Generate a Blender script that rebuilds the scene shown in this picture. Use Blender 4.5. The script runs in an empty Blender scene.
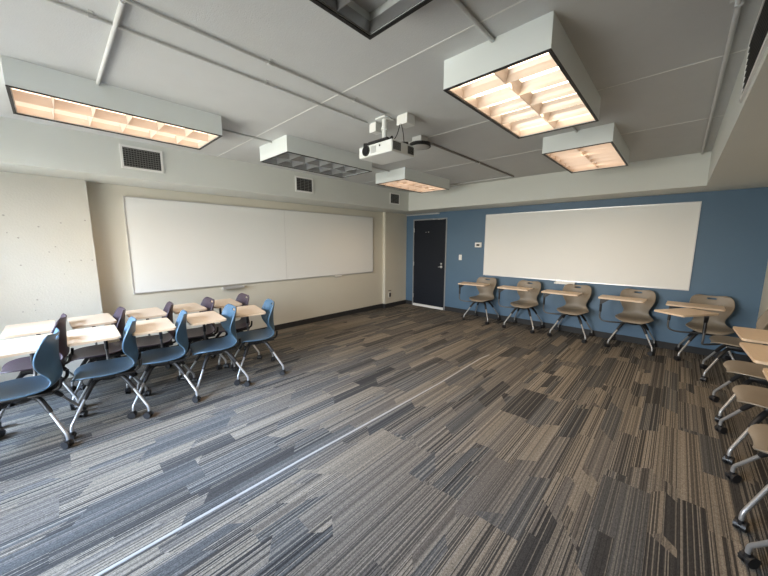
import bpy, bmesh, math, random
from mathutils import Vector, Matrix
PI = math.pi
random.seed(4)
S = bpy.context.scene
C = S.collection

# ------------------------------------------------------------ measures (metres)
D = 6.30            # far blue wall
ZC = 2.71           # ceiling
ZS = 2.305          # underside of the soffits
SX, SY, SRX = 0.67, 5.645, 5.393   # soffit faces
YB = -1.5           # window wall behind the camera
XR = 6.42           # right wall

# ------------------------------------------------------------ node helpers
class NT:
    def __init__(s, name):
        s.m = bpy.data.materials.new(name); s.m.use_nodes = True
        s.t = s.m.node_tree; s.n = s.t.nodes; s.l = s.t.links
        s.b = s.n['Principled BSDF']; s.out = s.n['Material Output']
    def node(s, typ, **kw):
        n = s.n.new(typ)
        for k, v in kw.items(): setattr(n, k, v)
        return n
    def put(s, sock, v):
        if hasattr(v, 'is_output'): s.l.new(v, sock)
        else: sock.default_value = v
    def math(s, op, a, b=0.0, c=0.0):
        n = s.node('ShaderNodeMath', operation=op)
        s.put(n.inputs[0], a); s.put(n.inputs[1], b); s.put(n.inputs[2], c)
        return n.outputs[0]
    def mix(s, f, a, b, mode='MIX'):
        n = s.node('ShaderNodeMix', data_type='RGBA', blend_type=mode)
        s.put(n.inputs[0], f); s.put(n.inputs[6], a); s.put(n.inputs[7], b)
        return n.outputs[2]
    def obj(s):
        return s.node('ShaderNodeTexCoord').outputs['Object']
    def noise(s, scale, vec=None, detail=3.0, rough=0.55):
        n = s.node('ShaderNodeTexNoise'); n.inputs['Scale'].default_value = scale
        n.inputs['Detail'].default_value = detail; n.inputs['Roughness'].default_value = rough
        if vec is not None: s.l.new(vec, n.inputs['Vector'])
        return n.outputs['Fac']
    def white(s, dim, w=None, vec=None):
        n = s.node('ShaderNodeTexWhiteNoise', noise_dimensions=dim)
        if w is not None: s.put(n.inputs['W'], w)
        if vec is not None: s.l.new(vec, n.inputs['Vector'])
        return n.outputs['Value']
    def comb(s, x, y, z=0.0):
        n = s.node('ShaderNodeCombineXYZ')
        s.put(n.inputs[0], x); s.put(n.inputs[1], y); s.put(n.inputs[2], z)
        return n.outputs[0]
    def bump(s, h, dist, strength=0.5):
        n = s.node('ShaderNodeBump'); n.inputs['Distance'].default_value = dist
        n.inputs['Strength'].default_value = strength
        s.l.new(h, n.inputs['Height']); s.l.new(n.outputs[0], s.b.inputs['Normal'])
def c4(c): return (c[0], c[1], c[2], 1.0)
def srgb(r, g, b):
    f = lambda v: (v/255/12.92) if v/255 <= 0.04045 else ((v/255+0.055)/1.055)**2.4
    return (f(r), f(g), f(b))
def surf(name, col, rough=0.5, metal=0.0, var=0.06, scale=30.0, bump=0.0, bscale=200.0, spec=0.5):
    t = NT(name)
    f = t.noise(scale, t.obj())
    k = [max(0.0, x*(1-var)) for x in col]; q = [min(1.0, x*(1+var)) for x in col]
    t.l.new(t.mix(f, c4(k), c4(q)), t.b.inputs['Base Color'])
    t.b.inputs['Roughness'].default_value = rough
    t.b.inputs['Metallic'].default_value = metal
    t.b.inputs['Specular IOR Level'].default_value = spec
    if bump: t.bump(t.noise(bscale, t.obj()), bump)
    return t.m

# carpet planks: runs of loop-pile stripes in many tones, all running along Y
def carpet():
    t = NT('plank_carpet')
    sep = t.node('ShaderNodeSeparateXYZ'); t.l.new(t.obj(), sep.inputs[0])
    x, y = sep.outputs[0], sep.outputs[1]
    def layer(w, L, slope, seed):
        ci = t.math('FLOOR', t.math('DIVIDE', x, w))
        r = t.white('1D', w=t.math('ADD', ci, seed))
        sl = t.math('MULTIPLY', t.math('ROUND', t.math('MULTIPLY', t.math('SUBTRACT', r, 0.5), 3.2)), slope)
        yy = t.math('ADD', t.math('DIVIDE', t.math('ADD', y, t.math('MULTIPLY', x, sl)), L), t.math('MULTIPLY', r, 17.3))
        cj = t.math('FLOOR', yy)
        v = t.comb(ci, cj, seed)
        return t.white('3D', vec=v), ci, cj
    a, ai, aj = layer(0.25, 1.0, 0.0, 3.7)
    b, bi, bj = layer(0.125, 0.62, 0.7, 11.1)
    c, ci_, cj_ = layer(0.0625, 0.41, 1.1, 23.9)
    # which layer decides here
    pick = t.white('3D', vec=t.comb(ai, aj, 71.0))
    usec = t.math('GREATER_THAN', t.white('3D', vec=t.comb(bi, bj, 41.0)), 0.80)
    useb = t.math('GREATER_THAN', pick, 0.35)
    val = t.mix(useb, t.comb(a, a, a), t.comb(b, b, b))
    val = t.mix(usec, val, t.comb(c, c, c))
    vs = t.node('ShaderNodeSeparateXYZ'); t.l.new(val, vs.inputs[0]); tone = vs.outputs[0]
    rp = t.node('ShaderNodeValToRGB'); rp.color_ramp.interpolation = 'CONSTANT'
    pal = [(0.0, DARK), (0.13, SLATE), (0.30, MID), (0.50, BROWN), (0.70, TAN), (0.90, SLATE2)]
    e = rp.color_ramp.elements
    e[0].position = 0; e[0].color = c4(pal[0][1]); e[1].position = pal[1][0]; e[1].color = c4(pal[1][1])
    for p, q in pal[2:]:
        n = e.new(p); n.color = c4(q)
    t.l.new(tone, rp.inputs[0])
    # fine stripes
    cellseed = t.math('MULTIPLY', tone, 913.0)
    def stripes(w, seed):
        k = t.math('FLOOR', t.math('DIVIDE', x, w))
        return t.white('2D', vec=t.comb(k, t.math('ADD', t.math('FLOOR', cellseed), seed)))
    s1 = stripes(0.0052, 0.0); s2 = stripes(0.0105, 5.0); s3 = stripes(0.038, 9.0)
    amt = t.math('ADD', t.math('MULTIPLY', t.white('1D', w=t.math('FLOOR', cellseed)), 0.65), 0.30)
    dk = t.math('MULTIPLY', t.math('LESS_THAN', s1, 0.33), amt)
    lt = t.math('MULTIPLY', t.math('GREATER_THAN', s1, 0.80), amt)
    dk2 = t.math('MULTIPLY', t.math('LESS_THAN', s2, 0.2), t.math('MULTIPLY', amt, 0.8))
    col = t.mix(dk, rp.outputs[0], c4(LINE_D))
    col = t.mix(t.math('MULTIPLY', dk2, 0.8), col, c4(LINE_D))
    col = t.mix(t.math('MULTIPLY', lt, 0.75), col, c4(LINE_L))
    sc3 = t.math('ADD', 0.86, t.math('MULTIPLY', s3, 0.20))
    col = t.mix(1.0, col, t.comb(sc3, sc3, sc3), 'MULTIPLY')
    # yarn loops
    map_ = t.node('ShaderNodeMapping'); map_.inputs['Scale'].default_value = (1.0, 0.45, 1.0)
    t.l.new(t.obj(), map_.inputs['Vector'])
    sp = t.noise(260.0, map_.outputs[0], 2.0, 0.7)
    sp2 = t.noise(90.0, map_.outputs[0], 2.0, 0.7)
    k = t.math('ADD', -0.56, t.math('ADD', t.math('MULTIPLY', sp, 1.9), t.math('MULTIPLY', sp2, 0.9)))
    col = t.mix(1.0, col, t.comb(k, t.math('MULTIPLY', k, 0.985), t.math('MULTIPLY', k, 0.955)), 'MULTIPLY')
    t.l.new(col, t.b.inputs['Base Color'])
    t.b.inputs['Roughness'].default_value = 0.9
    t.b.inputs['Specular IOR Level'].default_value = 0.25
    t.bump(sp, 0.004, 0.6)
    return t.m
DARK = (0.060, 0.057, 0.054); SLATE = (0.116, 0.115, 0.112); MID = (0.156, 0.141, 0.125)
BROWN = (0.190, 0.168, 0.142); TAN = (0.250, 0.216, 0.174); SLATE2 = (0.098, 0.098, 0.097)
LINE_D = (0.030, 0.029, 0.029); LINE_L = (0.34, 0.305, 0.255)

def wood(name, a, b):
    t = NT(name)
    m = t.node('ShaderNodeMapping'); m.inputs['Scale'].default_value = (2.0, 40.0, 10.0)
    t.l.new(t.obj(), m.inputs['Vector'])
    f = t.noise(2.5, m.outputs[0], 4.0)
    t.l.new(t.mix(f, c4(a), c4(b)), t.b.inputs['Base Color'])
    t.b.inputs['Roughness'].default_value = 0.38
    return t.m
def concrete():
    t = NT('painted_concrete')
    v = t.node('ShaderNodeTexVoronoi'); v.inputs['Scale'].default_value = 11.0
    n2 = t.noise(3.0, t.obj())
    t.l.new(t.obj(), v.inputs['Vector'])
    pit = t.math('LESS_THAN', v.outputs['Distance'], t.math('MULTIPLY', n2, 0.19))
    base = t.mix(n2, c4((0.50, 0.485, 0.425)), c4((0.57, 0.55, 0.485)))
    t.l.new(t.mix(t.math('MULTIPLY', pit, 0.7), base, c4((0.25, 0.24, 0.21))), t.b.inputs['Base Color'])
    t.b.inputs['Roughness'].default_value = 0.6
    t.bump(t.noise(60.0, t.obj(), 6.0), 0.006, 0.4)
    return t.m
def emis(name, col, strength):
    t = NT(name)
    f = t.noise(4.0, t.obj())
    k = [x*0.93 for x in col]
    t.b.inputs['Base Color'].default_value = (0.8, 0.8, 0.8, 1)
    t.l.new(t.mix(f, c4(k), c4(col)), t.b.inputs['Emission Color'])
    t.b.inputs['Emission Strength'].default_value = strength
    return t.m
def board_mat(name, col, rough):
    t = NT(name)
    f = t.noise(1.5, t.obj(), 5.0)
    t.l.new(t.mix(f, c4([x*0.97 for x in col]), c4(col)), t.b.inputs['Base Color'])
    t.b.inputs['Roughness'].default_value = rough
    return t.m
def glass():
    t = NT('window_glass')
    tr = t.node('ShaderNodeBsdfTransparent'); gl = t.node('ShaderNodeBsdfGlossy'); gl.inputs['Roughness'].default_value = 0.02
    fr = t.node('ShaderNodeFresnel'); fr.inputs[0].default_value = 1.45
    mx = t.node('ShaderNodeMixShader')
    t.l.new(fr.outputs[0], mx.inputs[0]); t.l.new(tr.outputs[0], mx.inputs[1]); t.l.new(gl.outputs[0], mx.inputs[2])
    t.l.new(mx.outputs[0], t.out.inputs[0])
    return t.m

M = dict(
    carpet=carpet(),
    wall=surf('cream_wall_paint', (0.585, 0.56, 0.475), 0.55, var=0.03, scale=2.0, bump=0.002, bscale=90),
    concrete=concrete(),
    blue=surf('blue_wall_paint', (0.078, 0.145, 0.225), 0.5, var=0.03, scale=2.0, bump=0.001, bscale=120),
    ceil=surf('ceiling_board_paint', (0.560, 0.572, 0.570), 0.8, var=0.04, scale=6.0, bump=0.003, bscale=160),
    soffit=surf('soffit_paint', (0.64, 0.66, 0.625), 0.6, var=0.02, scale=2.0),
    seam=surf('ceiling_seam_white', (0.72, 0.72, 0.70), 0.6, var=0.02),
    pipe=surf('painted_conduit', (0.575, 0.585, 0.58), 0.45, var=0.03),
    base=surf('baseboard_rubber', (0.028, 0.028, 0.029), 0.6, spec=0.3),
    board=board_mat('whiteboard_enamel', (0.755, 0.765, 0.745), 0.42),
    alum=surf('aluminium_trim', (0.62, 0.62, 0.62), 0.35, 0.7, var=0.03),
    white=surf('white_plastic', (0.78, 0.78, 0.76), 0.35, var=0.02),
    fixw=surf('fixture_white_enamel', (0.71, 0.755, 0.755), 0.45, var=0.02, scale=3),
    black=surf('black_plastic', (0.012, 0.012, 0.013), 0.45),
    frameb=surf('black_fixture_rim', (0.010, 0.010, 0.011), 0.5),
    door=surf('navy_door_paint', (0.008, 0.011, 0.018), 0.6, spec=0.25, var=0.1, scale=3),
    doorframe=surf('grey_door_frame', (0.25, 0.26, 0.27), 0.5),
    chrome=surf('satin_steel', (0.62, 0.62, 0.63), 0.3, 0.9, var=0.03),
    leg=surf('silver_painted_leg', (0.40, 0.40, 0.40), 0.35, 0.6, var=0.03),
    dpipe=surf('dull_brown_grey_conduit', (0.22, 0.205, 0.19), 0.45),
    armm=surf('dark_grey_arm_metal', (0.13, 0.13, 0.13), 0.35, 0.6, var=0.03),
    taupe=surf('taupe_shell_plastic', (0.250, 0.212, 0.165), 0.5, var=0.04, bump=0.0008, bscale=400),
    bluep=surf('steel_blue_shell_plastic', (0.060, 0.118, 0.180), 0.42, var=0.04, bump=0.0008, bscale=400),
    plum=surf('plum_shell_plastic', (0.052, 0.034, 0.046), 0.45, var=0.05, bump=0.0008, bscale=400),
    maple=wood('maple_laminate', (0.62, 0.47, 0.33), (0.73, 0.57, 0.41)),
    grille2=surf('grey_vent_bars', (0.16, 0.16, 0.155), 0.6),
    grille=surf('dark_vent_grille', (0.035, 0.035, 0.034), 0.6),
    louv=surf('louver_brown_shade', (0.62, 0.55, 0.49), 0.3, 0.25, var=0.02),  # lit fixtures only: brown shade of the cells put into the blade colour
    louvoff=surf('aluminium_louver_unlit', (0.42, 0.43, 0.44), 0.3, 0.7, var=0.04),  # unlit fixtures only: dark reflections put into the blade colour
    diff=surf('unlit_lens_white', (0.44, 0.44, 0.44), 0.5),
    glow=emis('lamp_panel_glow', (1.0, 0.78, 0.58), 2.2),
    glow2=emis('lamp_panel_soft_glow', (1.0, 0.70, 0.49), 1.45),
    proj=surf('projector_white_plastic', (0.72, 0.74, 0.73), 0.4, var=0.02),
    lens=surf('lens_glass', (0.006, 0.006, 0.009), 0.08),
    glass=glass(),
    tape=surf('pale_seam_strip', (0.36, 0.345, 0.325), 0.6),
)

# ------------------------------------------------------------ mesh helpers
def box(bm, x0, x1, y0, y1, z0, z1, bev=0.0):
    r = bmesh.ops.create_cube(bm, size=1.0)
    vs = r['verts']
    for v in vs:
        v.co = Vector((x0+(v.co.x+.5)*(x1-x0), y0+(v.co.y+.5)*(y1-y0), z0+(v.co.z+.5)*(z1-z0)))
    if bev:
        es = list({e for v in vs for e in v.link_edges})
        bmesh.ops.bevel(bm, geom=es, offset=bev, segments=2, affect='EDGES', profile=0.5)
    return vs
def tube(bm, pts, rad, n=10, cap=True):
    pts = [Vector(p) for p in pts]
    rings = []
    ref = Vector((0.0123, 0.0456, 1)) if abs((pts[1]-pts[0]).normalized().z) < .9 else Vector((1, 0.03, 0.02))
    for i, p in enumerate(pts):
        if i == 0: d = pts[1]-pts[0]
        elif i == len(pts)-1: d = pts[-1]-pts[-2]
        else: d = (pts[i+1]-p).normalized()+(p-pts[i-1]).normalized()
        d.normalize()
        a = (ref-d*ref.dot(d)).normalized(); ref = a
        b = d.cross(a)
        r = rad[i] if isinstance(rad, (list, tuple)) else rad
        rings.append([bm.verts.new(p+a*math.cos(2*PI*k/n)*r+b*math.sin(2*PI*k/n)*r) for k in range(n)])
    for i in range(len(rings)-1):
        for k in range(n):
            bm.faces.new((rings[i][k], rings[i][(k+1) % n], rings[i+1][(k+1) % n], rings[i+1][k]))
    if cap:
        bm.faces.new(rings[0][::-1]); bm.faces.new(rings[-1])
def cyl(bm, p, q, r, n=20, r2=None): tube(bm, [p, q], [r, r if r2 is None else r2], n)
def smoothpath(pts, sub=5):
    P = [Vector(p) for p in pts]; out = []
    for i in range(len(P)-1):
        p0 = P[max(i-1, 0)]; p1 = P[i]; p2 = P[i+1]; p3 = P[min(i+2, len(P)-1)]
        for k in range(sub):
            t = k/sub
            out.append(0.5*((2*p1)+(p2-p0)*t+(2*p0-5*p1+4*p2-p3)*t*t+(-p0+3*p1-3*p2+p3)*t**3))
    out.append(P[-1]); return out
def obj(name, bm, mat, parent=None, smooth=False, bevel=0.0):
    bmesh.ops.recalc_face_normals(bm, faces=bm.faces)
    me = bpy.data.meshes.new(name); bm.to_mesh(me); bm.free()
    me.materials.append(mat)
    if smooth:
        for p in me.polygons: p.use_smooth = True
        try: me.set_sharp_from_angle(angle=math.radians(40))
        except Exception: pass
    o = bpy.data.objects.new(name, me); C.objects.link(o)
    if parent: o.parent = parent
    if bevel:
        b = o.modifiers.new('bevel', 'BEVEL'); b.width = bevel; b.segments = 2; b.limit_method = 'ANGLE'
    return o
def tag(o, label, cat=None, group=None, kind=None):
    o['label'] = label
    if cat: o['category'] = cat
    if group: o['group'] = group
    if kind: o['kind'] = kind
    return o
def thing(name, label, cat, loc=(0, 0, 0), rz=0.0, group=None):
    o = bpy.data.objects.new(name, None); C.objects.link(o)
    o.empty_display_size = 0.1
    o.location = loc; o.rotation_euler = (0, 0, rz)
    return tag(o, label, cat, group)
def copy_tree(o, parent=None):
    c = o.copy(); C.objects.link(c); c.parent = parent
    for ch in list(o.children): copy_tree(ch, c)
    return c
def struct(name, bm, mat, label, cat, smooth=False):
    return tag(obj(name, bm, mat, None, smooth), label, cat, None, 'structure')
def B(*args, **kw):
    bm = bmesh.new(); box(bm, *args, **kw); return bm

# ------------------------------------------------------------ the room
struct('floor', B(-0.2, XR+.2, YB-.2, D+.3, -0.1, 0.0), M['carpet'], 'striped grey, tan and slate carpet plank floor', 'floor')
struct('ceiling', B(-0.2, XR+.2, YB-.2, D+.2, ZC, ZC+.12), M['ceil'], 'flat pale grey board ceiling', 'ceiling')
bm = bmesh.new(); box(bm, -0.2, 0.0, YB-.2, 5.5, 0, ZC); box(bm, -0.2, 0.085, 5.5, D, 0, ZC)
struct('wall_left', bm, M['wall'], 'cream painted wall behind the long whiteboard', 'wall')
struct('trim_1', B(0.0, 0.12, YB, 0.355, 0.0, ZS), M['concrete'], 'pitted cream concrete pier at the left', 'pier')
# blue wall with the door opening
bm = bmesh.new()
box(bm, -0.2, 0.31, D, D+.2, 0, ZC); box(bm, 1.285, XR+.2, D, D+.2, 0, ZC); box(bm, 0.31, 1.285, D, D+.2, 2.165, ZC)
struct('wall_back', bm, M['blue'], 'blue accent wall with the dark door', 'wall')
bm = bmesh.new(); box(bm, XR, XR+.2, YB-.2, D, 0, ZC); box(bm, 6.07, XR, 5.75, D, 0, ZC)
struct('wall_right', bm, M['wall'], 'cream wall behind the right row of chairs', 'wall')
# window wall behind the camera
bm = bmesh.new()
WX = [(0.65, 2.15), (2.35, 3.85)]
WZ0, WZ1 = 0.25, 2.40
box(bm, -0.2, XR+.2, YB-.2, YB, 0, WZ0); box(bm, -0.2, XR+.2, YB-.2, YB, WZ1, ZC)
edges = [-0.2]+[e for w in WX for e in w]+[XR+.2]
for i in range(0, len(edges), 2): box(bm, edges[i], edges[i+1], YB-.2, YB, WZ0, WZ1)
struct('wall_front', bm, M['wall'], 'cream wall with the windows, facing the blue wall', 'wall')
for i, (a, b) in enumerate(WX):
    bm = bmesh.new()
    for (x0, x1, z0, z1) in [(a, a+.05, WZ0, WZ1), (b-.05, b, WZ0, WZ1), (a+.05, b-.05, WZ0, WZ0+.05), (a+.05, b-.05, WZ1-.05, WZ1), ((a+b)/2-.02, (a+b)/2+.02, WZ0+.05, WZ1-.05)]:
        box(bm, x0, x1, YB-.13, YB-.07, z0, z1)
    w = struct('window_%d' % (i+1), bm, M['alum'], ['window nearest the left wall', 'window nearest the middle of the wall'][i], 'window')
    obj('window_pane', B(a+.05, b-.05, YB-.105, YB-.095, WZ0+.05, WZ1-.05), M['glass'], w)
# soffits
struct('trim_2', B(0.0, SX, YB, D, ZS, ZC), M['soffit'], 'boxed white soffit above the long whiteboard', 'soffit')
struct('trim_3', B(SX, SRX, SY, D, ZS, ZC), M['soffit'], 'boxed white soffit above the blue wall', 'soffit')
struct('trim_4', B(SRX, XR, YB, D, ZS, ZC), M['soffit'], 'boxed white soffit above the right row of chairs', 'soffit')
# baseboards
bm = bmesh.new(); box(bm, 0.0, 0.012, 0.355, 5.488, 0, .1); box(bm, 0.0, 0.097, 5.488, 5.5, 0, .1); box(bm, 0.085, 0.097, 5.5, D-.012, 0, .1)
struct('baseboard_left', bm, M['base'], 'dark baseboard under the cream wall', 'baseboard')
bm = bmesh.new(); box(bm, 0.085, 0.303, D-.012, D, 0, .1); box(bm, 1.292, 6.058, D-.012, D, 0, .1)
struct('baseboard_back', bm, M['base'], 'dark baseboard under the blue wall', 'baseboard')
bm = bmesh.new(); box(bm, XR-.012, XR, YB, 5.738, 0, .1); box(bm, 6.058, 6.07, 5.75, D, 0, .1); box(bm, 6.058, XR, 5.738, 5.75, 0, .1)
struct('baseboard_right', bm, M['base'], 'dark baseboard behind the right row', 'baseboard')
# ceiling board seams: thin raised white battens in the ceiling itself
for i, yy in enumerate([1.62, 2.885, 4.17, -0.92]):
    struct('trim_%d' % (5+i), B(SX, SRX, yy-.004, yy+.004, ZC-.003, ZC+.01), M['seam'], 'thin white seam across the ceiling boards', 'ceiling seam')
struct('trim_9', B(2.12, SRX, 0.340, .348, ZC-.003, ZC+.01), M['seam'], 'thin white seam across the ceiling near the first light', 'ceiling seam')

# door
bm = bmesh.new()
box(bm, 0.308, 0.336, D-.012, D+.12, 0, 2.168); box(bm, 1.26, 1.288, D-.012, D+.12, 0, 2.168); box(bm, 0.336, 1.26, D-.012, D+.12, 2.14, 2.168)
door = struct('door_1', bm, M['doorframe'], 'dark navy door in a grey steel frame', 'door')
obj('door_leaf', B(0.339, 1.257, D-.002, D+.043, 0.012, 2.137), M['door'], door)
bm = bmesh.new(); cyl(bm, (1.16, D-.002, 1.03), (1.16, D-.014, 1.03), .032); cyl(bm, (1.16, D-.014, 1.03), (1.16, D-.055, 1.03), .012)
tube(bm, smoothpath([(1.16, D-.05, 1.03), (1.145, D-.055, 1.03), (1.105, D-.052, 1.025)], 4), .010)
obj('door_handle', bm, M['chrome'], door, True)
bm = bmesh.new(); cyl(bm, (1.16, D-.002, 1.10), (1.16, D-.016, 1.10), .022)
obj('door_lock', bm, M['chrome'], door, True)
bm = bmesh.new(); cyl(bm, (0.775, D-.002, 1.85), (0.775, D-.012, 1.85), .011); cyl(bm, (0.70, D-.002, 1.845), (0.70, D-.010, 1.845), .008)
tag(obj('peephole', bm, M['chrome'], door, True), 'small bright metal peephole and stud')
obj('door_foot_strip', B(0.35, 1.245, D-.03, D-.002, 0.002, 0.055), M['white'], door)  # white strip across the foot of the door
for hz in (0.25, 1.07, 1.9):
    bm = bmesh.new(); cyl(bm, (0.346, D-.016, hz-.05), (0.346, D-.016, hz+.05), .008, 10)
    obj('hinge', bm, M['chrome'], door, True)
tag(obj('cable_raceway', B(0.09, 1.08, D-.035, D, 2.262, 2.292), M['alum']), 'pale raceway strip on the blue wall just above the door', 'raceway')

# ------------------------------------------------------------ whiteboards
def whiteboard(label, x0, x1, z0, z1, frame, rz=0.0):
    t = thing('whiteboard', label, 'whiteboard', frame, rz)     # local: x along wall, -y out of the wall
    obj('writing_surface', B(0.012, x1-x0-.012, -.018, 0, z0+.012, z1-.012), M['board'], t)
    bm = bmesh.new(); w = x1-x0
    box(bm, 0, w, -.024, 0, z0, z0+.014); box(bm, 0, w, -.022, 0, z1-.012, z1)
    box(bm, 0, .012, -.022, 0, z0+.014, z1-.012); box(bm, w-.012, w, -.022, 0, z0+.014, z1-.012)
    obj('frame', bm, M['alum'], t)
    return t, w
wbL, wL = whiteboard('long whiteboard on the cream wall, above the two rows of blue and plum chairs', 0.69, 5.15, 0.91, 2.172, (0.001, 0.69, 0), PI/2)
bmj = B(wL*.5-.002, wL*.5+.002, -.0195, -.017, .93, 2.158); obj('panel_joint', bmj, M['alum'], wbL)
wbB, wB = whiteboard('whiteboard on the blue wall, right of the dark door', 2.225, 5.387, 0.915, 2.176, (2.225, D-.001, 0), 0.0)
def tray(label, loc, rz, mat):
    t = thing('marker_tray', label, 'marker tray', loc, rz)
    bm = bmesh.new(); box(bm, 0, .31, -.075, 0, 0, .008); box(bm, 0, .31, -.075, -.068, .008, .022); box(bm, 0, .31, -.006, 0, .008, .045)
    obj('ledge', bm, mat, t)
    for ex in (-.006, .31): obj('end_cap', B(ex, ex+.006, -.077, 0, -.001, .030), mat, t)
tray('grey marker tray fixed under the long whiteboard on the cream wall', (0.001, 1.80, 0.855), PI/2, M['alum'])
tray('white marker tray fixed under the whiteboard on the blue wall', (3.63, D-.001, 0.865), 0.0, M['white'])
t = thing('board_clip', 'small white clip at the lower edge of the long whiteboard', 'clip', (0.026, 4.02, 0.89), PI/2)
obj('clip_body', B(0, .17, -.02, 0, -.006, .016, bev=.003), M['white'], t)
obj('clip_lip', B(0.01, .16, -.026, -.018, -.002, .010), M['white'], t)

# ------------------------------------------------------------ wall fittings
t = thing('light_switch', 'white light switch on the blue wall, right of the door', 'switch', (1.655, D, 1.27))
obj('cover_plate', B(-.036, .036, -.007, 0, -.06, .06, bev=.003), M['white'], t)
obj('rocker', B(-.016, .016, -.012, -.006, -.033, .033, bev=.002), M['white'], t)
t = thing('thermostat', 'white thermostat on the blue wall beside the whiteboard', 'thermostat', (2.08, D, 1.55))
obj('housing', B(-.075, .075, -.028, 0, -.052, .052, bev=.008), M['white'], t)
tag(obj('display', B(-.035, .035, -.031, -.027, -.022, .022), M['grille'], t), 'dark grey display')
t = thing('wall_outlet', 'white wall outlet with a black insert, low beside the room corner', 'outlet', (0.085, 5.665, 0.31), PI/2)
obj('cover_plate', B(-.04, .04, -.007, 0, -.065, .065, bev=.003), M['white'], t)
tag(obj('socket', B(-.026, .026, -.014, -.006, -.05, .05), M['black'], t), 'black socket insert')
obj('label_strip', B(-.05, .05, -.004, 0, .10, .112), M['grille'], t)

# ------------------------------------------------------------ ceiling lights
LW, LL, ZB = 0.618, 1.251, 2.538
def light_fixture(label, x, y, lit):
    t = thing('ceiling_light', label, 'ceiling light', (x, y, ZB), 0, 'boxy surface ceiling lights')
    bm = bmesh.new(); H = ZC-ZB; k = .014
    box(bm, 0, k, 0, LL, .006, H); box(bm, LW-k, LW, 0, LL, .006, H)
    box(bm, k, LW-k, 0, k, .006, H); box(bm, k, LW-k, LL-k, LL, .006, H)
    box(bm, k, LW-k, k, LL-k, H-.02, H)
    obj('housing', bm, M['fixw'], t)
    bm = bmesh.new(); r = .017
    box(bm, 0, r, 0, LL, 0, .006); box(bm, LW-r, LW, 0, LL, 0, .006); box(bm, r, LW-r, 0, r, 0, .006); box(bm, r, LW-r, LL-r, LL, 0, .006)
    obj('rim', bm, M['frameb'], t)
    p = obj('lamp_panel', B(.015, LW-.015, .015, LL-.015, .098, .110), (M['glow'] if lit == 2 else M['glow2']) if lit else M['diff'], t)
    if lit: p['label'] = 'glowing warm lamp panel'
    # parabolic louver: curved blades, wider at the top
    bm = bmesh.new(); q = .45 if lit == 1 else 1.0
    def blade(a0, a1, c, axis):
        prof = [(-.002, .012), (.002, .012), (.005, .032), (.011, .054), (.024, .078), (-.024, .078), (-.011, .054), (-.005, .032)]
        va, vb = [], []
        for u, z in prof:
            u *= q
            if axis == 'x': va.append(bm.verts.new((a0, c+u, z))); vb.append(bm.verts.new((a1, c+u, z)))
            else: va.append(bm.verts.new((c+u, a0, z))); vb.append(bm.verts.new((c+u, a1, z)))
        n = len(prof)
        for i in range(n): bm.faces.new((va[i], va[(i+1) % n], vb[(i+1) % n], vb[i]))
        bm.faces.new(va[::-1]); bm.faces.new(vb)
    for j in range(1, 6): blade(.016, LW-.016, LL*j/6, 'x')
    blade(.016, LL-.016, LW/2, 'y')
    for c in (.018,): 
        box(bm, .015, c+.004, .016, LL-.016, .010, .060); box(bm, LW-c-.004, LW-.015, .016, LL-.016, .010, .060)
        box(bm, .02, LW-.02, .015, c+.004, .010, .060); box(bm, .02, LW-.02, LL-c-.004, LL-.015, .010, .060)
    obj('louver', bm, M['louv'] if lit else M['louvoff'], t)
    return t
FX = [('lit boxy ceiling light at the left, nearest the concrete pier', 1.512, -0.09, True),
      ('unlit boxy ceiling light between the pier end light and the light past the projector', 1.50, 1.808, False),
      ('lit boxy ceiling light just past the projector, nearest the room corner', 1.50, 3.750, True),
      ('largest looking lit boxy ceiling light, bright with twelve louver cells', 4.048, 1.788, 2),
      ('lit boxy ceiling light nearest the whiteboard on the blue wall', 4.047, 3.726, True),
      ('unlit dark boxy ceiling light overhead at the top edge', 4.066, -0.121, False)]
for f in FX: light_fixture(*f)

# ------------------------------------------------------------ conduits
def conduit(label, pts, r=.011, straps=(), group=None, mat=None):
    t = thing('ceiling_conduit', label, 'conduit', pts[0], 0, group)
    o = Vector(pts[0]); bm = bmesh.new(); tube(bm, [Vector(p)-o for p in pts], r, 10)
    obj('pipe', bm, mat or M['pipe'], t, True)
    for s in straps:
        bm = bmesh.new(); p = Vector(s)-o; z = ZC-o.z
        box(bm, p.x-.032, p.x+.032, p.y-.009, p.y+.009, z-.003, z)
        box(bm, p.x-r-.003, p.x+r+.003, p.y-.009, p.y+.009, -r-.003, z-.002)
        obj('strap', bm, M['pipe'], t)
zc_ = ZC-.012
conduit('left of the twin conduits running to the projector', [(2.99, YB, zc_), (2.99, 2.14, zc_)], .008, [(2.99, y, 0) for y in (-1.4, .25, 1.15, 1.95)])
conduit('right of the twin conduits running to the projector', [(3.25, YB, zc_), (3.25, 2.12, zc_)], .008, [(3.25, y, 0) for y in (-1.4, .15, 1.05, 1.75)])
conduit('thick short conduit from the twin conduits to the pier end light', [(3.24, .344, ZC-.016), (2.132, .344, ZC-.014)], .011)
conduit('dark conduit running from the round ceiling device towards the blue wall', [(3.075, 2.97, zc_), (3.075, 5.45, zc_)], .012, [(3.075, 4.2, 0)], None, M['dpipe'])
conduit('conduit from the corner light across to the dark conduit', [(3.06, 5.40, zc_), (1.80, 5.40, zc_), (1.80, 5.003, zc_)], .011)
conduit('short conduit between the pier end light and the unlit light', [(1.80, 1.163, zc_), (1.80, 1.806, zc_)], .011)
conduit('short conduit between the unlit light and the corner light', [(1.80, 3.061, zc_), (1.80, 3.748, zc_)], .011)
conduit('conduit ending at the largest lit light', [(4.36, 1.132, zc_), (4.36, 1.786, zc_)], .011, [(4.36, 1.3, 0)])
conduit('short conduit between the largest lit light and the light nearest the blue wall', [(4.36, 3.041, zc_), (4.36, 3.724, zc_)], .011)
conduit('long painted pipe beside the right soffit', [(5.312, YB, ZC-.014), (5.312, SY, ZC-.014)], .0115, [(5.312, y, 0) for y in (-.8, 2.3)])

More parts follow.
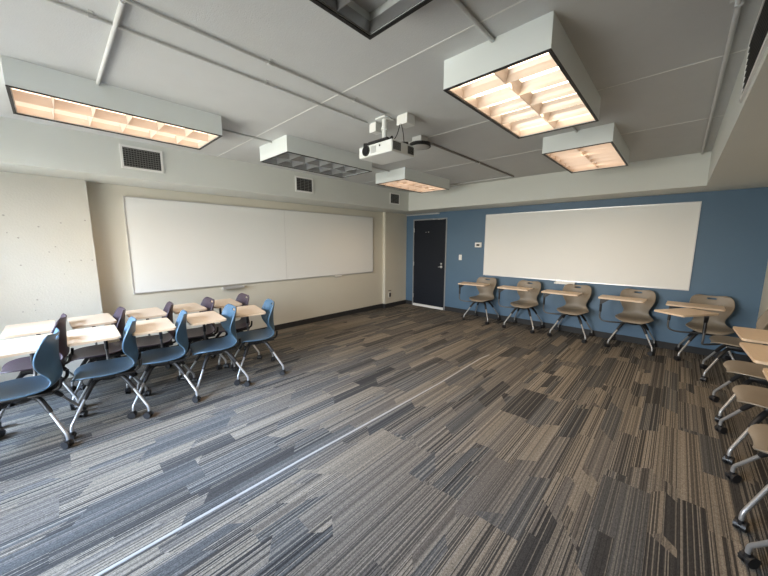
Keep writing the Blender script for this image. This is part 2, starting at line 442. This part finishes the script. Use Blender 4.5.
# ------------------------------------------------------------ air vents
def vent(label, loc, rz, w, h, n=9, m=14):
    t = thing('air_vent', label, 'air vent', loc, rz)          # local -y faces out
    bm = bmesh.new(); f = .022
    box(bm, -f, 0, -.012, 0, -f, h+f); box(bm, w, w+f, -.012, 0, -f, h+f)
    box(bm, 0, w, -.012, 0, -f, 0); box(bm, 0, w, -.012, 0, h, h+f)
    obj('vent_frame', bm, M['white'], t)
    obj('vent_backing', B(0, w, -.003, 0, 0, h), M['black'], t)
    bm = bmesh.new()
    for i in range(n):
        z = h*(i+.5)/n; box(bm, 0, w, -.010, -.004, z-.003, z+.003)
    for i in range(1, m):
        x = w*i/m; box(bm, x-.002, x+.002, -.011, -.005, 0, h)
    o = obj('grille_bars', bm, M['grille2'] if w < 1 else M['grille'], t)
    for (sx, sz) in ((-f/2, -f/2), (w+f/2, -f/2)):
        bm = bmesh.new(); cyl(bm, (sx, -.012, sz), (sx, -.015, sz), .005, 8); obj('screw', bm, M['chrome'], t)
    return t
vent('air vent in the left soffit, under the light by the concrete pier', (SX, .645, 2.425), PI/2, .345, .205)
vent('air vent in the left soffit, between the unlit light and the long whiteboard', (SX, 2.79, 2.425), PI/2, .29, .195, 8, 4)
vent('air vent in the left soffit, closest to the room corner', (SX, 5.03, 2.43), PI/2, .27, .19, 7, 4)
vent('large dark air vent in the right soffit at the top right', (SRX, 2.60, 2.365), -PI/2, 1.5, .26, 9, 1)

# ------------------------------------------------------------ projector
t = thing('projector', 'white ceiling projector hanging from a white post mount', 'projector', (3.185, 2.20, 2.36))
obj('body', B(-.21, .20, -.155, .155, 0, .100, bev=.010), M['proj'], t)
bm = bmesh.new(); cyl(bm, (-.112, -.152, .055), (-.112, -.163, .055), .046, 28); 
lr = obj('lens_ring', bm, M['frameb'], t, True)
bm = bmesh.new(); cyl(bm, (-.112, -.1625, .055), (-.112, -.167, .055), .034, 28)
obj('lens', bm, M['lens'], lr, True)
bm = bmesh.new()
for i in range(7): box(bm, -.045+i*.009, -.041+i*.009, -.158, -.153, .022, .082)
obj('front_grille', bm, M['pipe'], t)
bm = bmesh.new(); cyl(bm, (.06, -.156, .07), (.06, -.160, .07), .008, 12); obj('sensor', bm, M['black'], t)
for (a, b) in ((-.135, -.045), (.06, .135)):
    bm = bmesh.new()
    for i in range(8):
        y = a+(b-a)*i/7; box(bm, .197, .2025, y-.0032, y+.0032, .018, .084)
    obj('side_grille', bm, M['black'], t)
bm = bmesh.new(); box(bm, -.12, .11, -.12, .09, .122, .138); 
for (x, y) in ((-.17, -.12), (.15, -.10), (-.14, .12), (.15, .11)):
    tube(bm, [(x*.4, y*.4, .130), (x, y, .130), (x, y, .099)], .013, 8)
cyl(bm, (-.17, -.12, .10), (-.17, -.12, .135), .010, 10); 
obj('mount_bracket', bm, M['black'], t)
bm = bmesh.new(); cyl(bm, (-.03, 0, .118), (-.03, 0, .345), .024, 20); box(bm, -.075, .015, -.045, .045, .115, .150, bev=.006); cyl(bm, (-.03, 0, .25), (-.03, 0, .27), .032, 20)
obj('mount_post', bm, M['proj'], t, True)
obj('ceiling_plate', B(-.09, .03, -.06, .06, .338, .350), M['proj'], t)
bm = bmesh.new(); tube(bm, smoothpath([(.14, .02, .27), (.10, .03, .20), (.07, .02, .15), (.09, .0, .112)]), .004, 6)
tube(bm, smoothpath([(.15, .02, .27), (.165, .03, .20), (.16, .05, .13), (.14, .08, .10)]), .004, 6)
tag(obj('cable', bm, M['black'], t, True), 'two black cables from the junction box to the projector')
def jbox(label, x, y, sx, sy, h):
    t = thing('junction_box', label, 'junction box', (x, y, ZC-h))
    obj('box_body', B(-sx/2, sx/2, -sy/2, sy/2, 0, h, bev=.005), M['proj'], t)
    obj('box_cover', B(-sx/2-.003, sx/2+.003, -sy/2-.006, -sy/2, -.002, h-.012), M['white'], t)
jbox('small white junction box left of the projector post', 3.015, 2.235, .075, .09, .085)
jbox('larger white junction box right of the projector post', 3.345, 2.28, .11, .11, .085)
# round ceiling device
t = thing('ceiling_speaker', 'round ceiling device with a black rim and pale cover, behind the projector', 'ceiling speaker', (3.085, 2.83, 2.60))
bm = bmesh.new(); box(bm, -.06, .06, -.06, .06, .045, .110, bev=.004); obj('mounting_box', bm, M['pipe'], t)
bm = bmesh.new(); cyl(bm, (0, 0, .010), (0, 0, .046), .116, 36, .112); tag(obj('rim', bm, M['black'], t, True), 'black rim')
bm = bmesh.new(); cyl(bm, (0, 0, .0), (0, 0, .0105), .085, 36, .104); obj('cover', bm, M['pipe'], t, True)

# ------------------------------------------------------------ floor seam strip
bm = bmesh.new()
pts = [(3.335, YB+.05), (3.337, 0.0), (3.342, 1.1), (3.366, 2.2), (3.378, 2.9), (3.36, 3.93), (3.387, 4.16)]
lo = [(bm.verts.new((x-.010, y, .0005)), bm.verts.new((x+.010, y, .0005)), bm.verts.new((x+.007, y, .004)), bm.verts.new((x-.007, y, .004))) for x, y in pts]
for a, b in zip(lo, lo[1:]):
    for k in range(4): bm.faces.new((a[k], a[(k+1) % 4], b[(k+1) % 4], b[k]))
bm.faces.new(lo[0][::-1]); bm.faces.new(lo[-1])
tag(obj('floor_strip', bm, M['tape']), 'thin pale seam strip running along the middle of the carpet', 'floor strip')

# ------------------------------------------------------------ the tablet-arm chairs (local: front = -Y, sitter's right = -X)
PROF = [(-.222, .428, .105), (-.217, .440, .150), (-.200, .450, .182), (-.16, .456, .208), (-.10, .457, .224), (-.02, .453, .230), (.06, .452, .222),
        (.13, .455, .204), (.18, .470, .180), (.210, .500, .160), (.219, .545, .150), (.217, .590, .156), (.213, .640, .178), (.211, .690, .202),
        (.212, .740, .216), (.216, .785, .214), (.221, .825, .208), (.226, .850, .194), (.230, .868, .166), (.232, .874, .125)]
def shell_mesh():
    NU = 16
    bm = bmesh.new(); rows = []
    n = len(PROF)
    for i, (y, z, w) in enumerate(PROF):
        a = PROF[max(i-1, 0)]; b = PROF[min(i+1, n-1)]
        ty, tz = b[0]-a[0], b[1]-a[1]; L = math.hypot(ty, tz); ty /= L; tz /= L
        ny, nz = -tz, ty                       # seat: up; back: towards the front
        bk = min(1, max(0, (z-.47)/.15))
        wing = .018*(1-bk)+.075*bk*math.exp(-((z-.66)/.17)**2)+.02*bk
        row = []
        for j in range(NU+1):
            u = -1+2*j/NU
            lift = wing*abs(u)**2.2
            row.append(bm.verts.new((u*w, y+ny*lift, z+nz*lift)))
        rows.append(row)
    for i in range(n-1):
        for j in range(NU):
            cz = (PROF[i][1]+PROF[i+1][1])/2
            u0 = abs((j+.5)/NU*2-1)
            if i == 16 and u0 < .25: continue         # the hand slot
            bm.faces.new((rows[i][j], rows[i][j+1], rows[i+1][j+1], rows[i+1][j]))
    return bm
def make_chair(shell, kind, desk):
    t = thing('tablet_arm_chair', kind, 'chair')
    s = obj('seat_shell', shell_mesh(), shell, t, True)
    sb = s.modifiers.new('sub', 'SUBSURF'); sb.levels = 1; sb.render_levels = 2
    so = s.modifiers.new('thick', 'SOLIDIFY'); so.thickness = .011; so.offset = 0
    # black underframe: swivel housing + four stubs
    bm = bmesh.new()
    box(bm, -.115, .115, -.10, .11, .405, .432, bev=.008)
    cyl(bm, (0, 0, .375), (0, 0, .41), .075, 20, .095)
    P = []
    for sx in (-1, 1):
        for sy in (-1, 1):
            a = (sx*.03, sy*.03, .392); b = (sx*.105, sy*.095, .392); c = (sx*.172, sy*.164, .280)
            tube(bm, smoothpath([a, b, c], 4), [.019]*8+[.016], 10); P.append((sx, sy))
    obj('underframe', bm, M['black'], t, True)
    bm = bmesh.new(); box(bm, -.15, .15, .05, .19, .412, .438, bev=.01)
    for sx in (-1, 1): tube(bm, smoothpath([(sx*.10, .14, .42), (sx*.12, .215, .45), (sx*.11, .232, .52)], 4), .012, 8)
    obj('back_bracket', bm, M['black'], t, True)
    for sx, sy in P:
        bm = bmesh.new()
        pts = [(sx*.140, sy*.130, .342), (sx*.236, sy*.229, .150), (sx*.256, sy*.249, .108), (sx*.259, sy*.252, .058)]
        tube(bm, [pts[0]]+smoothpath(pts[1:], 4), .0115, 10)
        lg = obj('leg', bm, M['leg'], t, True)
        bm = bmesh.new(); ang = random.uniform(0, PI)
        X, Y = sx*.259, sy*.252
        dx, dy = math.cos(ang), math.sin(ang); qx, qy = -dy, dx
        hx, hy = X+qx*.012, Y+qy*.012
        for k in (-1, 1):
            cyl(bm, (hx+dx*k*.007, hy+dy*k*.007, .030), (hx+dx*k*.024, hy+dy*k*.024, .030), .0295, 18)
        cyl(bm, (hx-dx*.008, hy-dy*.008, .028), (hx+dx*.008, hy+dy*.008, .028), .018, 12)
        cyl(bm, (X, Y, .035), (X, Y, .068), .014, 12)
        for k in range(7):
            a0 = k/6*PI
            box(bm, -.004, .004, -.004, .004, -.004, .004)
            vs = bm.verts[-8:] if False else None
        obj('caster', fix_hood(bm, hx, hy, dx, dy, qx, qy), M['black'], lg, True)
    dx, dy, rz, px, py = desk
    # tablet desk
    t2 = desk_part(t, dx, dy, rz)
    arm_part(t, px, py)
    return t
def fix_hood(bm, hx, hy, dx, dy, qx, qy):
    bm.verts.ensure_lookup_table()
    # the seven little boxes become the arched hood over the wheels
    vs = list(bm.verts)[-56:]
    for k in range(7):
        a0 = .15+k/6*(PI-.5)
        grp = vs[k*8:(k+1)*8]
        for v in grp:
            l = v.co.copy()
            r = .030+l.z*.6
            w = l.x*6.3
            th = a0+l.y*32
            v.co = Vector((hx+dx*w+qx*math.cos(th)*r, hy+dy*w+qy*math.cos(th)*r, .028+math.sin(th)*r))
    return bm
DW, DD, DZ = .555, .335, .778
def desk_part(t, dx, dy, rz):
    bm = bmesh.new(); r = .03; pts = []
    for (cx, cy, a) in ((DW/2-r, DD/2-r, 0), (-DW/2+r, DD/2-r, 90), (-DW/2+r, -DD/2+r, 180), (DW/2-r, -DD/2+r, 270)):
        for k in range(5):
            an = math.radians(a+k*22.5); pts.append((cx+r*math.cos(an), cy+r*math.sin(an)))
    lo = [bm.verts.new((x, y, -.020)) for x, y in pts]; hi = [bm.verts.new((x, y, 0)) for x, y in pts]
    bm.faces.new(lo[::-1]); bm.faces.new(hi)
    for i in range(len(pts)): bm.faces.new((lo[i], lo[(i+1) % len(pts)], hi[(i+1) % len(pts)], hi[i]))
    o = obj('tablet_desk', bm, M['maple'], t)
    o.location = (dx, dy, DZ); o.rotation_euler = (0, 0, rz)
    return o
def arm_part(t, px, py):
    bm = bmesh.new()
    tube(bm, smoothpath([(-.08, py*.5, .398), (px*.62, py*.9, .395), (px*.90, py, .405), (px, py, .455), (px, py, .55)], 5), .011, 10)
    a = obj('desk_arm', bm, M['armm'], t, True)
    bm = bmesh.new(); cyl(bm, (px, py, .54), (px, py, .72), .016, 12)
    v = [bm.verts.new(p) for p in ((px-.014, py-.018, .7575), (px+.12, py-.018, .7575), (px+.12, py-.018, .750), (px+.014, py-.018, .665), (px-.014, py-.018, .665))]
    w = [bm.verts.new((q.co.x, q.co.y+.036, q.co.z)) for q in v]
    bm.faces.new(v[::-1]); bm.faces.new(w)
    for i in range(5): bm.faces.new((v[i], v[(i+1) % 5], w[(i+1) % 5], w[i]))
    tag(obj('arm_bracket', bm, M['black'], a), 'black bracket under the desk')

DESK_W = (-.175, -.165, 0, -.405, -.205)
taupe0 = make_chair(M['taupe'], 'taupe', DESK_W)
DESK_F = (-.155, -.085, 0, -.385, -.02)
blue0 = make_chair(M['bluep'], 'blue', DESK_F)
plum0 = make_chair(M['plum'], 'plum', (-.155, -.035, 0, -.385, -.02))
used = set()
def place(proto, x, y, rz, label, group, ddx=0, ddy=0, drz=0):
    if proto.name in used: o = copy_tree(proto)
    else: used.add(proto.name); o = proto
    o.location = (x, y, 0); o.rotation_euler = (0, 0, rz)
    tag(o, label, 'chair', group)
    for ch in o.children:
        if ch.name.startswith('tablet_desk'):
            ch['rest'] = 0
            del ch['rest']
            base = proto_desk[proto.name]
            ch.location = (base[0]+ddx, base[1]+ddy, DZ); ch.rotation_euler = (0, 0, drz)
    return o
proto_desk = {taupe0.name: DESK_W, blue0.name: DESK_F, plum0.name: (-.155, -.035)}
GW = 'taupe tablet chairs along the blue wall'
W = [(2.395, 5.975, 0, 'taupe tablet chair by the blue wall, nearest the dark door', .06, .0, .10),
     (3.245, 5.965, 0, 'taupe tablet chair by the blue wall, second from the dark door', .04, .0, .03),
     (4.035, 5.975, 0, 'taupe tablet chair by the blue wall, directly under the white marker tray', .02, .0, -.02),
     (4.850, 5.985, 0, 'taupe tablet chair by the blue wall under the right end of the whiteboard', .02, .0, -.03),
     (5.645, 5.990, 0, 'taupe tablet chair by the blue wall, past the right edge of the whiteboard', .0, .0, -.03)]
for x, y, r, lab, a, b, c in W: place(taupe0, x-.022, y, r, lab, GW, a, b, c)
GB = 'blue tablet chairs in the front left row'
def set_desk(o, wx, wy, wr):
    r = o.rotation_euler[2]
    L = Matrix.Rotation(-r, 3, 'Z') @ Vector((wx-o.location.x, wy-o.location.y, 0))
    for ch in o.children:
        if ch.name.startswith('tablet_desk'):
            ch.location = (L.x, L.y, DZ); ch.rotation_euler = (0, 0, wr-r)
for x, y, r, dk, lab in [
        (1.56, 1.60, -.24, (1.455, 1.55, -.19), 'steel blue tablet chair at the far end of the front row, nearest the door'),
        (1.58, 1.135, -.10, (1.47, 1.075, -.08), 'steel blue tablet chair second from the far end of the front left row'),
        (1.54, .665, -.22, (1.475, .605, -.07), 'steel blue tablet chair in the middle of the front left row'),
        (1.555, .245, -.13, (1.455, .18, -.02), 'steel blue tablet chair of the front row, fourth from its far end'),
        (1.60, -.262, -.19, (1.455, -.235, .0), 'steel blue tablet chair nearest the left picture edge with its seat in view'),
        (1.60, -.76, -.10, (1.45, -.80, 0), 'steel blue tablet chair almost out of view at the left edge, only a caster showing')]:
    o = place(blue0, x, y, r, lab, GB); set_desk(o, *dk)
GP = 'plum tablet chairs in the row by the cream wall'
for i, (x, y, lab) in enumerate([
        (.90, 1.57, 'dark plum tablet chair under the grey marker tray on the cream wall'),
        (.90, 1.13, 'dark plum tablet chair second nearest the door in the cream wall row'),
        (.90, .69, 'dark plum tablet chair in the middle of the row by the cream wall'),
        (.90, .25, 'dark plum tablet chair beside the edge of the concrete pier'),
        (.90, -.20, 'dark plum tablet chair in front of the concrete pier, at the left end')]):
    place(plum0, x, y, [-.06, -.02, -.15, -.02, -.10][i], lab, GP, 0, 0, [-.03, -.0, .15, .05, .10][i])
GR = 'taupe tablet chairs in the right row'
R_ = [(5.84, 5.31, -PI/2-.02, 'taupe tablet chair with its desk swung askew, right row nearest the blue wall', None, None, None),
      (5.885, 4.215, -PI/2+.02, 'taupe tablet chair of the right row, second from the blue wall', .07, .145, 0),
      (5.885, 3.49, -PI/2+.02, 'taupe tablet chair in the middle of the right row', .05, .13, .02),
      (5.885, 2.74, -PI/2-.02, 'taupe tablet chair of the right row, second nearest the viewer', .03, .145, 0),
      (5.87, 1.96, -PI/2-.03, 'taupe tablet chair of the right row nearest the viewer, only casters in view', .03, .10, 0)]
for x, y, r, lab, a, b, c in R_:
    if a is None:
        o = place(taupe0, x, y, r, lab, GR)
        for ch in list(o.children):
            if ch.name.startswith('tablet_desk'):
                L = Matrix.Rotation(-r, 3, 'Z') @ Vector((5.360-x, 5.19-y, 0))
                ch.location = (L.x, L.y, DZ); ch.rotation_euler = (0, 0, math.radians(55)-r)
            if ch.name.startswith('desk_arm'):
                L = Matrix.Rotation(-r, 3, 'Z') @ Vector((5.54-x, 5.23-y, 0))
                for g in list(ch.children): bpy.data.objects.remove(g)
                bpy.data.objects.remove(ch)
                arm_part(o, L.x, L.y)
    else:
        o = place(taupe0, x, y, r, lab, GR, a, b, c)
        for ch in list(o.children):
            if ch.name.startswith('desk_arm'):
                for g in list(ch.children): bpy.data.objects.remove(g)
                bpy.data.objects.remove(ch); arm_part(o, -.385, .04 if y > 2.5 else .16)

# ------------------------------------------------------------ light
w = bpy.data.worlds.new('sky'); S.world = w; w.use_nodes = True
nt = w.node_tree; bg = nt.nodes['Background']
tc = nt.nodes.new('ShaderNodeTexCoord'); sp = nt.nodes.new('ShaderNodeSeparateXYZ'); rp = nt.nodes.new('ShaderNodeValToRGB')
nt.links.new(tc.outputs['Generated'], sp.inputs[0])
mp = nt.nodes.new('ShaderNodeMapRange'); mp.inputs[1].default_value = -0.2; mp.inputs[2].default_value = 0.7
nt.links.new(sp.outputs[2], mp.inputs[0]); nt.links.new(mp.outputs[0], rp.inputs[0])
e = rp.color_ramp.elements; e[0].position = 0.10; e[0].color = (.22, .215, .19, 1); e[1].position = 0.95; e[1].color = (.95, 1.45, 2.3, 1)
k = e.new(.24); k.color = (.38, .37, .34, 1)
k = e.new(.55); k.color = (.54, .61, .68, 1)
nt.links.new(rp.outputs[0], bg.inputs[0]); bg.inputs[1].default_value = 34.0
for a, b in WX:
    la = bpy.data.lights.new('window_portal', 'AREA'); la.shape = 'RECTANGLE'; la.size = b-a; la.size_y = WZ1-WZ0
    la.cycles.is_portal = True
    lo_ = bpy.data.objects.new('window_portal', la); C.objects.link(lo_)
    lo_.location = ((a+b)/2, YB-.21, (WZ0+WZ1)/2); lo_.rotation_euler = (PI/2, 0, 0)

# the lamps' own light, thrown down out of the four lit fixtures
for (lab, x, y, lit) in FX:
    if not lit: continue
    for k in (.25, .75):
        la = bpy.data.lights.new('fixture_lamp', 'SPOT'); la.spot_size = math.radians(165); la.spot_blend = 0.6
        la.energy = 24.0 if lit == 2 else 15.0; la.color = (1.0, .73, .47); la.shadow_soft_size = .12
        lo_ = bpy.data.objects.new('fixture_lamp', la); C.objects.link(lo_)
        lo_.location = (x+LW/2, y+LL*k, ZB-.002)
# ------------------------------------------------------------ camera
cd = bpy.data.cameras.new('camera'); cam = bpy.data.objects.new('camera', cd); C.objects.link(cam)
cd.sensor_width = 36.0; cd.lens = 310.99/768*36; cd.clip_start = .02
yaw, pitch, roll = .7552, .1448, .0024
fw = Vector((-math.sin(yaw)*math.cos(pitch), math.cos(yaw)*math.cos(pitch), -math.sin(pitch)))
rt = Vector((math.cos(yaw), math.sin(yaw), 0)); up = rt.cross(fw)
r2 = rt*math.cos(roll)+up*math.sin(roll); u2 = -rt*math.sin(roll)+up*math.cos(roll)
m = Matrix((r2, u2, -fw)).transposed().to_4x4(); m.translation = Vector((5.2241, 0, 1.5946))
cam.matrix_world = m
S.camera = cam
S.view_settings.view_transform = 'Standard'; S.view_settings.look = 'None'; S.view_settings.gamma = 1.0
S.view_settings.use_curve_mapping = False; S.view_settings.exposure = 0.70
